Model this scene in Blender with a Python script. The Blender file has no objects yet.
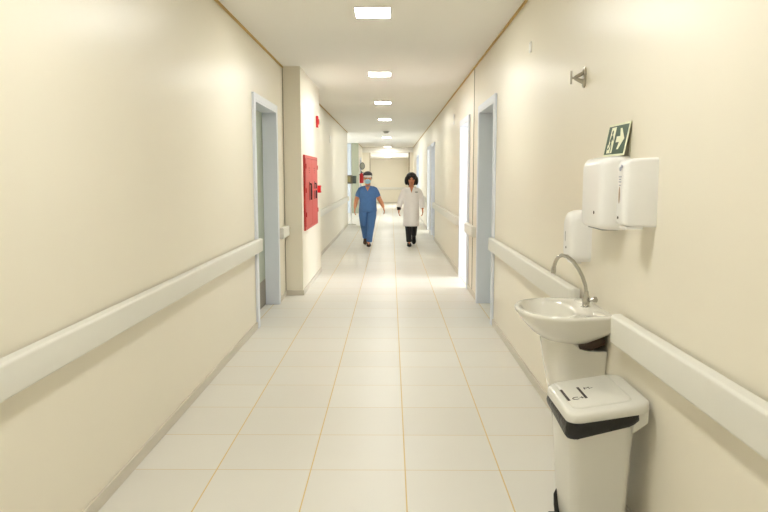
import bpy, bmesh, math, random
from mathutils import Vector, Matrix
random.seed(4)
SC = bpy.context.scene
COL = SC.collection

# ------------------------------------------------------------------ camera
EYE = 1.5
F_PX, PITCH, YAW, ROLL = 692.7, 0.1145, 0.0101, -0.001
cam_data = bpy.data.cameras.new('camera')
cam = bpy.data.objects.new('camera', cam_data)
COL.objects.link(cam)
cam_data.sensor_width = 36.0
cam_data.lens = F_PX / 768.0 * 36.0
cam_data.clip_start = 0.05
cam_data.clip_end = 200
fwd = Vector((-math.sin(YAW) * math.cos(PITCH), math.cos(YAW) * math.cos(PITCH), -math.sin(PITCH)))
rgt = Vector((math.cos(YAW), math.sin(YAW), 0))
upv = rgt.cross(fwd)
r2 = rgt * math.cos(ROLL) + upv * math.sin(ROLL)
u2 = -rgt * math.sin(ROLL) + upv * math.cos(ROLL)
cam.matrix_world = Matrix(((r2.x, u2.x, -fwd.x, 0), (r2.y, u2.y, -fwd.y, 0), (r2.z, u2.z, -fwd.z, EYE), (0, 0, 0, 1)))
SC.camera = cam

# ------------------------------------------------------------------ world, exposure, lights
world = bpy.data.worlds.new('world')
SC.world = world
world.use_nodes = True
world.node_tree.nodes['Background'].inputs[0].default_value = (0.85, 0.92, 1.0, 1)
world.node_tree.nodes['Background'].inputs[1].default_value = 0.35
vs = SC.view_settings
vs.view_transform = 'Standard'
vs.look = 'None'
vs.gamma = 1
vs.use_curve_mapping = False
vs.exposure = 1.46
LAMP = 30.0                      # radiance of the ceiling panels
LAMP_COL = (0.985, 0.99, 0.95)


def area(name, loc, rot, sx, sy, power, color):
    d = bpy.data.lights.new(name, 'AREA')
    d.shape = 'RECTANGLE'
    d.size, d.size_y, d.energy, d.color = sx, sy, power, color
    o = bpy.data.objects.new(name, d)
    o.location, o.rotation_euler = loc, rot
    COL.objects.link(o)
    return o


# daylight entering the side room behind the open door and the lobby by the far corner
area('daylight_side_room', (4.6, 9.75, 1.45), (0, math.radians(90), 0), 1.5, 1.9, 48, (0.86, 0.91, 1.0))
area('daylight_lobby', (-6.0, 24.8, 1.5), (0, math.radians(-90), 0), 2.2, 5.0, 26, (0.9, 0.95, 1.0))


area('end_wall_fill', (0.99, 35.3, 1.45), (0, math.radians(90), 0), 1.3, 1.8, 9, (1.0, 0.96, 0.9))  # added fill light, hidden behind the portal, brightens the end wall


area('far_jamb_fill', (3.6, 18.9, 1.45), (0, math.radians(90), 0), 1.5, 1.4, 16, (0.9, 0.95, 1.0))  # added fill light that brightens the jamb of the distant open doorway


# ------------------------------------------------------------------ helpers
def lin(c):
    return tuple(((v / 255) / 12.92 if v / 255 <= 0.04045 else ((v / 255 + 0.055) / 1.055) ** 2.4) for v in c)


def mat(name, rgb, rough=0.5, metal=0.0, noise=0.0, nscale=8.0, bump=0.0, coat=0.0, spec=0.5, emit=None, strength=0, trans=0):
    m = bpy.data.materials.new(name)
    m.use_nodes = True
    nt = m.node_tree
    b = nt.nodes['Principled BSDF']
    c = lin(rgb)
    b.inputs['Base Color'].default_value = (*c, 1)
    b.inputs['Roughness'].default_value = rough
    b.inputs['Metallic'].default_value = metal
    b.inputs['Specular IOR Level'].default_value = spec
    b.inputs['Coat Weight'].default_value = coat
    b.inputs['Transmission Weight'].default_value = trans
    if emit:
        b.inputs['Emission Color'].default_value = (*emit, 1)
        b.inputs['Emission Strength'].default_value = strength
    tc = nt.nodes.new('ShaderNodeTexCoord')
    if noise or bump:
        n = nt.nodes.new('ShaderNodeTexNoise')
        n.inputs['Scale'].default_value = nscale
        n.inputs['Detail'].default_value = 4
        nt.links.new(tc.outputs['Object'], n.inputs['Vector'])
        if noise:
            r = nt.nodes.new('ShaderNodeMixRGB')
            r.inputs[1].default_value = (*[v * (1 - noise) for v in c], 1)
            r.inputs[2].default_value = (*[min(1, v * (1 + noise)) for v in c], 1)
            nt.links.new(n.outputs['Fac'], r.inputs[0])
            nt.links.new(r.outputs[0], b.inputs['Base Color'])
        if bump:
            bp = nt.nodes.new('ShaderNodeBump')
            bp.inputs['Strength'].default_value = bump
            bp.inputs['Distance'].default_value = 0.01
            nt.links.new(n.outputs['Fac'], bp.inputs['Height'])
            nt.links.new(bp.outputs[0], b.inputs['Normal'])
    return m


class MB:
    """collects shapes in one bmesh, in world (or figure) coordinates"""

    def __init__(self):
        self.bm = bmesh.new()

    def box(self, x0, x1, y0, y1, z0, z1):
        x0, x1 = sorted((x0, x1)); y0, y1 = sorted((y0, y1)); z0, z1 = sorted((z0, z1))
        v = [self.bm.verts.new(p) for p in ((x0, y0, z0), (x1, y0, z0), (x1, y1, z0), (x0, y1, z0),
                                            (x0, y0, z1), (x1, y0, z1), (x1, y1, z1), (x0, y1, z1))]
        for f in ((3, 2, 1, 0), (4, 5, 6, 7), (0, 1, 5, 4), (1, 2, 6, 5), (2, 3, 7, 6), (3, 0, 4, 7)):
            self.bm.faces.new([v[i] for i in f])
        return self

    def loft(self, rings, cap=True, closed=False):
        """rings: lists of points with the same count"""
        vr = [[self.bm.verts.new(p) for p in r] for r in rings]
        n = len(vr[0])
        pairs = list(zip(vr, vr[1:])) + ([(vr[-1], vr[0])] if closed else [])
        for a, b in pairs:
            for i in range(n):
                j = (i + 1) % n
                self.bm.faces.new((a[i], a[j], b[j], b[i]))
        if cap and not closed:
            self.bm.faces.new(list(reversed(vr[0])))
            self.bm.faces.new(vr[-1])
        return self

    def tube(self, pts, radii, seg=12, ref=None, cap=True):
        pts = [Vector(p) for p in pts]
        if not isinstance(radii, (list, tuple)):
            radii = [radii] * len(pts)
        rings = []
        t0 = (pts[1] - pts[0]).normalized()
        ref = Vector(ref) if ref else (Vector((1, 0, 0)) if abs(t0.x) < 0.8 else Vector((0, 1, 0)))
        side = (ref - t0 * ref.dot(t0)).normalized()
        for i, p in enumerate(pts):
            if i == 0: t = t0
            elif i == len(pts) - 1: t = (pts[i] - pts[i - 1]).normalized()
            else: t = ((pts[i] - pts[i - 1]).normalized() + (pts[i + 1] - pts[i]).normalized()).normalized()
            side = (side - t * side.dot(t)).normalized()
            oth = t.cross(side)
            r = radii[i]
            ra, rb = r if isinstance(r, (list, tuple)) else (r, r)
            rings.append([p + side * (ra * math.cos(2 * math.pi * k / seg)) + oth * (rb * math.sin(2 * math.pi * k / seg)) for k in range(seg)])
        return self.loft(rings, cap)

    def ell(self, c, r, rot=None, u=16, v=10):
        m = Matrix.Translation(c) @ (rot.to_4x4() if rot else Matrix()) @ Matrix.Diagonal((*r, 1))
        bmesh.ops.create_uvsphere(self.bm, u_segments=u, v_segments=v, radius=1, matrix=m)
        return self

    def prism(self, poly, f0, f1):
        """poly: 2D points; f0, f1 map a 2D point to the two end faces"""
        return self.loft([[Vector(f0(*p)) for p in poly], [Vector(f1(*p)) for p in poly]])


def wpos(o):
    p = Vector((0, 0, 0))
    while o is not None:
        p = p + o.location
        o = o.parent
    return p


def obj(name, mb, m, parent=None, smooth=True, bev=0.0, seg=2, angle=40, origin=None):
    bm = mb.bm
    bmesh.ops.recalc_face_normals(bm, faces=bm.faces)
    off = wpos(parent) if parent else (Vector(origin) if origin else Vector((0, 0, 0)))
    bmesh.ops.translate(bm, verts=bm.verts, vec=-off)
    me = bpy.data.meshes.new(name)
    bm.to_mesh(me)
    bm.free()
    me.materials.append(m)
    if smooth:
        me.shade_smooth()
        me.set_sharp_from_angle(angle=math.radians(angle))
    o = bpy.data.objects.new(name, me)
    COL.objects.link(o)
    if parent: o.parent = parent
    elif origin: o.location = origin
    if bev:
        b = o.modifiers.new('bevel', 'BEVEL')
        b.width, b.segments, b.limit_method, b.angle_limit = bev, seg, 'ANGLE', math.radians(40)
        b.harden_normals = True
    return o


def tag(o, label, cat, group=None):
    o['label'] = label
    o['category'] = cat
    if group: o['group'] = group
    return o


def thing(name, loc, label, cat, group=None):
    o = bpy.data.objects.new(name, None)
    o.empty_display_size = 0.1
    o.location = loc
    COL.objects.link(o)
    return tag(o, label, cat, group)


def struct(name, mb, m, **k):
    o = obj(name, mb, m, **k)
    o['kind'] = 'structure'
    return o


def dup(root, loc, label):
    """copy of a thing with its parts and sub-parts"""
    r = root.copy()
    COL.objects.link(r)
    r.location = loc
    r['label'] = label
    for ch in list(root.children):
        c = ch.copy(); COL.objects.link(c); c.parent = r
        for g in list(ch.children):
            d = g.copy(); COL.objects.link(d); d.parent = c
    return r


# ------------------------------------------------------------------ materials
M = {}
M['wall'] = mat('wall_paint', (242, 235, 217), 0.36, noise=0.012, nscale=1.5, spec=0.55)
M['ceiling'] = mat('ceiling_paint', (248, 245, 238), 0.75, noise=0.01, nscale=1.5)
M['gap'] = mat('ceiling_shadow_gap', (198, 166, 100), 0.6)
M['base'] = mat('skirting_tile', (214, 207, 192), 0.4, noise=0.02, nscale=20)
M['rail'] = mat('rail_vinyl', (232, 230, 220), 0.42, noise=0.01, nscale=30)
M['frame'] = mat('frame_paint', (234, 239, 248), 0.38)
M['leaf'] = mat('door_laminate', (172, 181, 166), 0.45, noise=0.02, nscale=5)
M['leaf_pale'] = mat('door_laminate_pale', (214, 222, 232), 0.4)
M['kick'] = mat('kick_plate', (140, 134, 122), 0.45, metal=0.4)
M['joint'] = mat('joint_strip', (150, 142, 124), 0.5)
M['porcelain'] = mat('porcelain', (240, 237, 226), 0.12, coat=0.6)
M['plastic'] = mat('white_plastic', (250, 249, 246), 0.3, coat=0.2)
M['binplastic'] = mat('bin_plastic', (228, 226, 216), 0.33, coat=0.15)
M['chrome'] = mat('chrome', (196, 194, 188), 0.16, metal=1)
M['steel'] = mat('brushed_steel', (176, 170, 156), 0.32, metal=0.9)
M['bag'] = mat('black_bag', (16, 14, 12), 0.32, bump=0.6, nscale=38)
M['black'] = mat('black_rubber', (20, 19, 18), 0.5)
M['ink'] = mat('dark_ink', (58, 46, 40), 0.6)
M['grey'] = mat('grey_plastic', (120, 124, 124), 0.45)
M['paleink'] = mat('pale_print', (168, 172, 190), 0.5)
M['trap'] = mat('brown_trap', (58, 38, 22), 0.35)
M['red'] = mat('red_enamel', (190, 40, 36), 0.35, noise=0.02, nscale=6)
M['redbright'] = mat('red_plastic', (214, 18, 30), 0.3)
M['green'] = mat('sign_green', (36, 72, 42), 0.5)
M['cream'] = mat('sign_cream', (238, 240, 206), 0.4)
M['brown'] = mat('brown_backing', (150, 110, 50), 0.6)
M['skin'] = mat('skin_tan', (222, 152, 112), 0.55)
M['skin2'] = mat('skin_brown', (204, 136, 100), 0.55)
M['scrub'] = mat('scrub_cotton', (84, 126, 186), 0.85, noise=0.10, nscale=14, bump=0.25)
M['coat'] = mat('coat_cotton', (246, 242, 240), 0.85, noise=0.03, nscale=12, bump=0.25)
M['dark'] = mat('dark_cloth', (24, 22, 24), 0.8)
M['hair'] = mat('black_hair', (20, 15, 14), 0.45, bump=0.7, nscale=60)
M['cap'] = mat('grey_cap_cloth', (74, 72, 80), 0.85, noise=0.35, nscale=50)
M['mask'] = mat('mask_blue', (176, 218, 240), 0.8)
M['white'] = mat('white_cloth', (236, 232, 230), 0.7)
M['eye'] = mat('eye_dark', (24, 18, 16), 0.3)
M['lip'] = mat('lip', (150, 76, 66), 0.5)
M['shoe'] = mat('shoe_brown', (62, 42, 26), 0.5)
M['lens'] = mat('lamp_diffuser', (255, 252, 244), 0.5, emit=LAMP_COL, strength=LAMP)
M['lens_dim'] = mat('lamp_diffuser_dim', (255, 252, 244), 0.5, emit=LAMP_COL, strength=LAMP * 0.42)
M['skyglow'] = mat('window_pane', (230, 240, 250), 0.3, emit=(0.86, 0.93, 1.0), strength=1.6)


def floor_material():
    T, X0, Y0 = 0.4852, 0.0729, 3.4119
    m = bpy.data.materials.new('floor_tile')
    m.use_nodes = True
    nt = m.node_tree
    b = nt.nodes['Principled BSDF']
    N = lambda t: nt.nodes.new(t)
    L = nt.links.new
    tc = N('ShaderNodeTexCoord')
    sep = N('ShaderNodeSeparateXYZ')
    L(tc.outputs['Object'], sep.inputs[0])

    def math_(op, a, v):
        n = N('ShaderNodeMath'); n.operation = op
        if hasattr(a, 'is_linked'): L(a, n.inputs[0])
        else: n.inputs[0].default_value = a
        if hasattr(v, 'is_linked'): L(v, n.inputs[1])
        else: n.inputs[1].default_value = v
        return n.outputs[0]
    ids, dist = [], []
    for ax, o in (('X', X0), ('Y', Y0)):
        s = math_('DIVIDE', math_('SUBTRACT', sep.outputs[ax], o), T)
        fl = N('ShaderNodeMath'); fl.operation = 'FLOOR'; L(s, fl.inputs[0])
        fr = math_('SUBTRACT', s, fl.outputs[0])
        d = math_('MULTIPLY', math_('MINIMUM', fr, math_('SUBTRACT', 1.0, fr)), T)
        ids.append(fl.outputs[0]); dist.append(d)
    gx = math_('LESS_THAN', dist[0], 0.0032)
    gy = math_('LESS_THAN', dist[1], 0.0024)
    comb = N('ShaderNodeCombineXYZ'); L(ids[0], comb.inputs[0]); L(ids[1], comb.inputs[1])
    wn = N('ShaderNodeTexWhiteNoise'); wn.noise_dimensions = '2D'; L(comb.outputs[0], wn.inputs['Vector'])
    ns = N('ShaderNodeTexNoise'); ns.inputs['Scale'].default_value = 3.5; ns.inputs['Detail'].default_value = 5
    L(tc.outputs['Object'], ns.inputs['Vector'])
    f = math_('ADD', math_('MULTIPLY', wn.outputs['Value'], 0.6), math_('MULTIPLY', ns.outputs['Fac'], 0.4))
    mx = N('ShaderNodeMixRGB')
    mx.inputs[1].default_value = (*lin((226, 222, 212)), 1)
    mx.inputs[2].default_value = (*lin((233, 230, 221)), 1)
    L(f, mx.inputs[0])
    m1 = N('ShaderNodeMixRGB'); m1.inputs[2].default_value = (*lin((216, 194, 150)), 1)
    L(gy, m1.inputs[0]); L(mx.outputs[0], m1.inputs[1])
    m2 = N('ShaderNodeMixRGB'); m2.inputs[2].default_value = (*lin((222, 196, 138)), 1)
    L(gx, m2.inputs[0]); L(m1.outputs[0], m2.inputs[1])
    L(m2.outputs[0], b.inputs['Base Color'])
    g = math_('MAXIMUM', gx, gy)
    L(math_('ADD', math_('MULTIPLY', g, 0.4), 0.38), b.inputs['Roughness'])
    bp = N('ShaderNodeBump'); bp.invert = True
    bp.inputs['Strength'].default_value = 0.3; bp.inputs['Distance'].default_value = 0.002
    L(g, bp.inputs['Height']); L(bp.outputs[0], b.inputs['Normal'])
    return m


M['floor'] = floor_material()

# ------------------------------------------------------------------ setting
XL, XR, ZC = -1.3336, 1.0371, 2.8397
XM = (XL + XR) / 2
YB, YE = -3.6, 39.0
WT = 0.22                       # wall thickness
DZ = 2.24                       # door opening height
PX, PY0, PY1 = -1.115, 8.68, 10.95   # pilaster
PORT = 32.5
R_OPEN = [(6.965, 8.14), (9.265, 10.30), (16.5, 17.7), (18.35, 19.5), (25.6, 27.6)]
L_OPEN = [(6.80, 8.05), (29.9, 31.0)]
LOB = (21.4, 28.5)

fl = MB().box(-6.2, 4.8, YB - 0.2, YE + 0.2, -0.1, 0)
struct('floor', fl, M['floor'], smooth=False)
ce = MB().box(-6.2, 4.8, YB - 0.2, PORT, ZC, ZC + 0.1)
ce.box(XL - WT, XR + WT, PORT, YE + 0.2, 2.60, 2.94)
ce.box(XL - WT, XR + WT, 36.0, YE + 0.2, 2.50, 2.61)
struct('ceiling', ce, M['ceiling'], smooth=False)


def wall_run(mb, x0, x1, y0, y1, opens):
    y = y0
    for a, b in opens:
        mb.box(x0, x1, y, a, 0, ZC)
        mb.box(x0, x1, a, b, DZ, ZC)
        y = b
    mb.box(x0, x1, y, y1, 0, ZC)


w = MB()
wall_run(w, XR, XR + WT, YB, YE, R_OPEN)
struct('wall_right', w, M['wall'], smooth=False)
w = MB()
wall_run(w, XL - WT, XL, YB, LOB[0], L_OPEN[:1])
wall_run(w, XL - WT, XL, LOB[1], YE, L_OPEN[1:])
w.box(-6.0, XL - WT, LOB[0] - 0.2, LOB[0], 0, ZC)
w.box(-6.0, XL - WT, LOB[1], LOB[1] + 0.2, 0, ZC)
struct('wall_left', w, M['wall'], smooth=False)
struct('wall_pilaster', MB().box(XL, PX, PY0, PY1, 0, ZC), M['wall'], smooth=False)
struct('wall_end', MB().box(XL - WT, XR + WT, YE, YE + 0.2, 0, ZC), M['wall'], smooth=False)
struct('wall_back', MB().box(XL - WT, XR + WT, YB - 0.2, YB, 0, ZC), M['wall'], smooth=False)
w = MB()
w.box(XL, -0.985, PORT, PORT + 0.25, 0, 2.60)
w.box(0.86, XR, PORT, PORT + 0.25, 0, 2.60)
struct('wall_portal', w, M['wall'], smooth=False)
# side room behind the open door
w = MB()
w.box(XR + WT, 4.8, 8.3, 8.5, 0, ZC)
w.box(XR + WT, 4.8, 11.6, 11.8, 0, ZC)
w.box(4.7, 4.9, 8.5, 11.6, 0, ZC)
struct('wall_room', w, M['wall'], smooth=False)
w = MB()
w.box(XR + WT, 3.8, 17.9, 18.0, 0, ZC); w.box(XR + WT, 3.8, 19.9, 20.0, 0, ZC); w.box(3.7, 3.8, 18.0, 19.9, 0, ZC)
struct('wall_far_room', w, M['wall'], smooth=False)
w = MB().box(-6.4, -6.2, LOB[0] - 0.2, LOB[1] + 0.2, 0, ZC)
struct('wall_lobby', w, M['wall'], smooth=False)

# skirting
SKH, SKT = 0.066, 0.015


def skirt(x, s, runs):
    mb = MB()
    for a, b in runs:
        mb.box(x, x + s * SKT, a, b, 0, SKH)
    return mb


FW = 0.065                       # door trim width
struct('baseboard_right', skirt(XR, -1, [(YB, 6.9), (8.205, 9.2), (10.365, 16.43), (17.77, 18.28), (19.57, 25.53), (27.67, PORT)]), M['base'], bev=0.003)
b = skirt(XL, 1, [(YB, 6.735), (8.115, PY0 - SKT), (PY1, LOB[0]), (LOB[1], 29.83), (31.07, PORT)])
struct('baseboard_left', b, M['base'], bev=0.003)
b = MB().box(XL, PX + SKT, PY0 - SKT, PY0, 0, SKH)
b.box(PX, PX + SKT, PY0, PY1, 0, SKH)
struct('baseboard_pilaster', b, M['base'], bev=0.003)
struct('baseboard_end', MB().box(XL, XR, YE - SKT, YE, 0, SKH), M['base'], bev=0.003)
# shadow gap between wall and ceiling
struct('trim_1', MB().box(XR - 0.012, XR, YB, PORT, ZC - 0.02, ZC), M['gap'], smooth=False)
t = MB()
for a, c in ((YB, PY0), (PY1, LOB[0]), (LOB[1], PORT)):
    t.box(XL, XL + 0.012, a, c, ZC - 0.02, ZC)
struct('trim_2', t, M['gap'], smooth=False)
# joint strips
struct('trim_3', MB().box(XR - 0.006, XR, 8.765, 8.785, SKH, ZC - 0.02), M['joint'], smooth=False)
struct('trim_4', MB().box(XL, XL + 0.006, PY0 - 0.012, PY0, SKH, ZC - 0.02), M['joint'], smooth=False)
# portal edging
t = MB()
t.box(0.825, 0.86, PORT - 0.02, PORT + 0.27, 0, 2.60)
t.box(-0.985, -0.965, PORT - 0.02, PORT + 0.27, 0, 2.60)
struct('trim_5', t, mat('portal_edge', (132, 112, 84), 0.5), bev=0.003)


def door(name, side, y0, y1, leaf_mat, kick=None, leaf=True, depth=0.18, double=False):
    """frame, leaf and handle in an opening; side +1 right wall, -1 left wall"""
    x = XR if side > 0 else XL
    e = bpy.data.objects.new(name, None)
    e.location = (x + side * 0.1, (y0 + y1) / 2, 0)
    e['kind'] = 'structure'
    COL.objects.link(e)
    P = 0.025
    f = MB()
    fx0, fx1 = x - side * P, x + side * depth
    T = 0.02
    for a, b, s in ((y0 - T, y0, -1), (y1, y1 + T, 1)):
        f.box(fx0, fx1, a + (T if s < 0 else -T), b + (T if s < 0 else -T), 0, DZ)  # jamb lining inside the opening
    f.box(fx0, fx1, y0 + T, y1 - T, DZ - T, DZ)
    f.box(fx0, x, y0 - FW, y0, 0, DZ + FW)
    f.box(fx0, x, y1, y1 + FW, 0, DZ + FW)
    f.box(fx0, x, y0, y1, DZ, DZ + FW)
    fr = obj('door_frame', f, M['frame'], e, bev=0.004)
    fr['kind'] = 'structure'
    if leaf:
        lx0, lx1 = x + side * (depth - 0.04), x + side * depth
        l = obj('door_leaf', MB().box(lx0, lx1, y0 + T, y1 - T, 0.006, DZ - T), leaf_mat, e, bev=0.002)
        if kick:
            obj('kick_plate', MB().box(lx0 - side * 0.003, lx0, y0 + 0.03, y1 - 0.03, 0.01, 0.31), kick, l, bev=0.001)
        h = MB()
        hy = y0 + 0.1
        h.tube([(lx0, hy, 1.03), (lx0 - side * 0.05, hy, 1.03)], 0.009)
        h.tube([(lx0 - side * 0.05, hy - 0.01, 1.03), (lx0 - side * 0.05, hy + 0.12, 1.03)], 0.009)
        h.tube([(lx0, hy, 1.03), (lx0 - side * 0.006, hy, 1.03)], 0.025)
        obj('door_handle', h, M['steel'], l)
    return e


door('door_1', -1, *L_OPEN[0], M['leaf'], M['kick'])
door('door_2', 1, *R_OPEN[0], M['leaf'], None)
d3 = door('door_3', 1, *R_OPEN[1], M['leaf_pale'], leaf=False, depth=0.2)
# its leaf stands open into the room
lf = obj('door_leaf', MB().box(XR + 0.23, XR + 1.23, 9.24, 9.28, 0.006, DZ - 0.02), M['leaf_pale'], d3, bev=0.002)
h = MB()
h.tube([(XR + 1.15, 9.28, 1.03), (XR + 1.15, 9.33, 1.03)], 0.009)
h.tube([(XR + 1.16, 9.33, 1.03), (XR + 1.03, 9.33, 1.03)], 0.009)
obj('door_handle', h, M['steel'], lf)
door('door_4', 1, *R_OPEN[2], M['leaf_pale'])
door('door_5', 1, *R_OPEN[3], M['leaf_pale'], leaf=False, depth=0.2)
door('door_6', 1, *R_OPEN[4], M['leaf_pale'])
door('door_7', -1, *L_OPEN[1], mat('door_wood', (112, 90, 66), 0.5))
# lobby: white door and grey-green pier on the wall that closes it
e = bpy.data.objects.new('door_8', None)
e.location = (-2.05, LOB[1], 0); e['kind'] = 'structure'; COL.objects.link(e)
obj('door_leaf', MB().box(-2.4, -1.62, LOB[1] - 0.05, LOB[1], 0.006, ZC - 0.01), M['leaf_pale'], e, bev=0.003)
obj('door_handle', MB().tube([(-2.3, LOB[1] - 0.1, 1.03), (-2.3, LOB[1] - 0.05, 1.03)], 0.012), M['steel'], e)
struct('trim_6', MB().box(-1.60, XL + 0.012, LOB[1] - 0.06, LOB[1], 0, ZC), mat('pier_paint', (176, 178, 154), 0.5), bev=0.004)


# windows of the side room and of the lobby, plus two added to go with fill lights
def window(name, x, s, y0, y1, z0, z1):
    e = bpy.data.objects.new(name, None)
    e.location = (x, (y0 + y1) / 2, z0); e['kind'] = 'structure'; COL.objects.link(e)
    f = MB()
    f.box(x, x - s * 0.04, y0 - 0.05, y0, z0 - 0.05, z1 + 0.05)
    f.box(x, x - s * 0.04, y1, y1 + 0.05, z0 - 0.05, z1 + 0.05)
    f.box(x, x - s * 0.04, y0, y1, z0 - 0.05, z0)
    f.box(x, x - s * 0.04, y0, y1, z1, z1 + 0.05)
    f.box(x, x - s * 0.035, (y0 + y1) / 2 - 0.02, (y0 + y1) / 2 + 0.02, z0, z1)
    obj('window_frame', f, M['frame'], e, bev=0.003)
    obj('window_pane', MB().box(x, x - s * 0.012, y0, y1, z0, z1), M['skyglow'], e, smooth=False)


window('window_1', 4.7, 1, 8.8, 10.7, 0.75, 2.2)
window('fill_window_3', XR, 1, 34.4, 36.2, 0.8, 2.1)  # unseen window, added to go with the end wall fill light
window('fill_window_4', 3.7, 1, 18.2, 19.6, 0.8, 2.1)  # unseen window, added behind the fill light of the far room
window('window_2', -6.2, -1, 22.3, 27.3, 0.5, 2.6)

# ------------------------------------------------------------------ handrails
RZ0, RZ1, RD = 0.764, 0.892, 0.066


def rail_profile(x, s, g=0.0):
    """rounded crash-rail section: (x, z) points, standing off the wall at x towards s"""
    pts = []
    r = 0.013
    d0, d1 = 0.018, RD + g
    z0, z1 = RZ0 - g, RZ1 + g
    for cx, cz, a0 in ((d1 - r, z1 - r, 90), (d1 - r, z0 + r, 0)):
        for k in range(6):
            a = math.radians(a0 - 90 * k / 5)
            pts.append((x + s * (cx + r * math.cos(a)), cz + r * math.sin(a)))
    pts.append((x + s * d0, z0)); pts.append((x + s * d0, z1))
    return pts


def handrail(x, s, y0, y1, label, caps=(True, True)):
    t = thing('handrail', (x, (y0 + y1) / 2, 0.8), label, 'handrail', 'wall handrails')
    prof = rail_profile(x, s)
    mb = MB()
    ca, cb = 0.03 if caps[0] else 0, 0.03 if caps[1] else 0
    mb.loft([[(p[0], y0 + ca, p[1]) for p in prof], [(p[0], y1 - cb, p[1]) for p in prof]])
    obj('rail_cover', mb, M['rail'], t, angle=50)
    for on, ya, sg in ((caps[0], y0, 1), (caps[1], y1, -1)):
        if not on: continue
        # end cap returns round to the wall
        rings = []
        n = 6
        for k in range(n + 1):
            a = math.pi / 2 * k / n
            yy = ya + sg * (0.036 - 0.034 * math.sin(a))
            sh = 1 - 0.42 * (1 - math.cos(a))
            rings.append([(x + s * (0.0 + (abs(p[0] - x)) * sh), yy, 0.815 + (p[1] - 0.815) * (1.012 - 0.03 * (1 - math.cos(a)))) for p in prof])
        obj('end_cap', MB().loft(rings), M['rail'], t, angle=50)
    return t


handrail(XR, -1, 0.2, 3.045, 'nearest cream crash rail, starting beside the washbasin and passing over the pedal bin', (True, True))
handrail(XR, -1, 3.72, 6.93, 'cream handrail between the washbasin and the nearest doorway on that wall')
handrail(XR, -1, 8.36, 9.19, 'short cream handrail piece between two doorways on the washbasin wall')
handrail(XR, -1, 10.5, 16.36, 'cream handrail running from the bright open doorway towards the person in white coat')
handrail(XR, -1, 19.65, 25.5, 'faint distant handrail on the wall behind the person in white coat')
handrail(XL, 1, 0.2, 6.84, 'long cream handrail on the wall facing the washbasin, ending at a grey-green door')
handrail(XL, 1, 8.16, 8.66, 'stub of cream handrail between the grey-green door and the projecting pilaster', (False, True))
handrail(XL, 1, 10.97, 21.3, 'cream handrail beyond the red hose cabinet, on the same side')
t = thing('handrail', (0, YE, 0.8), 'cream handrail across the end wall between the two walkers', 'handrail', 'wall handrails')
prof = rail_profile(0, 1)
obj('rail_cover', MB().loft([[(XL + 0.05, YE - p[0], p[1]) for p in prof], [(XR - 0.05, YE - p[0], p[1]) for p in prof]]), M['rail'], t, angle=50)

# ------------------------------------------------------------------ ceiling lights
lab = ['square ceiling panel light largest in view, first in the row', 'second ceiling panel light in the row down the corridor',
       'third ceiling panel light in the row down the corridor', 'fourth ceiling panel light, last before the smoke detector',
       'ceiling panel light just beyond the smoke detector',
       'distant ceiling panel light close in front of the end beam',
       'ceiling panel light on the lowered ceiling just behind the end beam', 'last ceiling panel light, close to the end wall',
       'ceiling panel light out of view above the pedal bin', 'ceiling panel light out of view at the near end of the corridor']


def ceiling_light(y, z, label):
    t = thing('ceiling_light', (XM, y, z), label, 'ceiling light', 'ceiling panel lights in a row')
    f = MB()
    x0, x1, y0, y1 = XM - 0.14, XM + 0.14, y - 0.175, y + 0.175
    e = 0.006
    f.box(x0 - e, x0, y0 - e, y1 + e, z - 0.008, z + 0.002)
    f.box(x1, x1 + e, y0 - e, y1 + e, z - 0.008, z + 0.002)
    f.box(x0, x1, y0 - e, y0, z - 0.008, z + 0.002)
    f.box(x0, x1, y1, y1 + e, z - 0.008, z + 0.002)
    obj('light_frame', f, M['white'], t, smooth=False)
    obj('diffuser', MB().box(x0, x1, y0, y1, z - 0.006, z + 0.002), M['lens'] if y < PORT else M['lens_dim'], t, smooth=False)


for i, (y, z) in enumerate([(5.88, ZC), (9.34, ZC), (12.9, ZC), (16.7, ZC), (24.4, ZC), (31.9, ZC), (33.6, 2.60), (36.6, 2.50), (2.3, ZC), (-1.3, ZC)]):
    ceiling_light(y, z, lab[i])
t = thing('smoke_detector', (XM, 20.9, ZC), 'round grey smoke detector on ceiling between the panel lights', 'smoke detector')
obj('detector_base', MB().tube([(XM, 20.9, ZC), (XM, 20.9, ZC - 0.02)], [0.11, 0.10], 24), mat('detector_grey', (206, 202, 192), 0.5), t)
obj('detector_head', MB().tube([(XM, 20.9, ZC - 0.02), (XM, 20.9, ZC - 0.05), (XM, 20.9, ZC - 0.07)], [0.08, 0.075, 0.04], 24), mat('detector_head', (176, 172, 162), 0.5), t)


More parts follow.
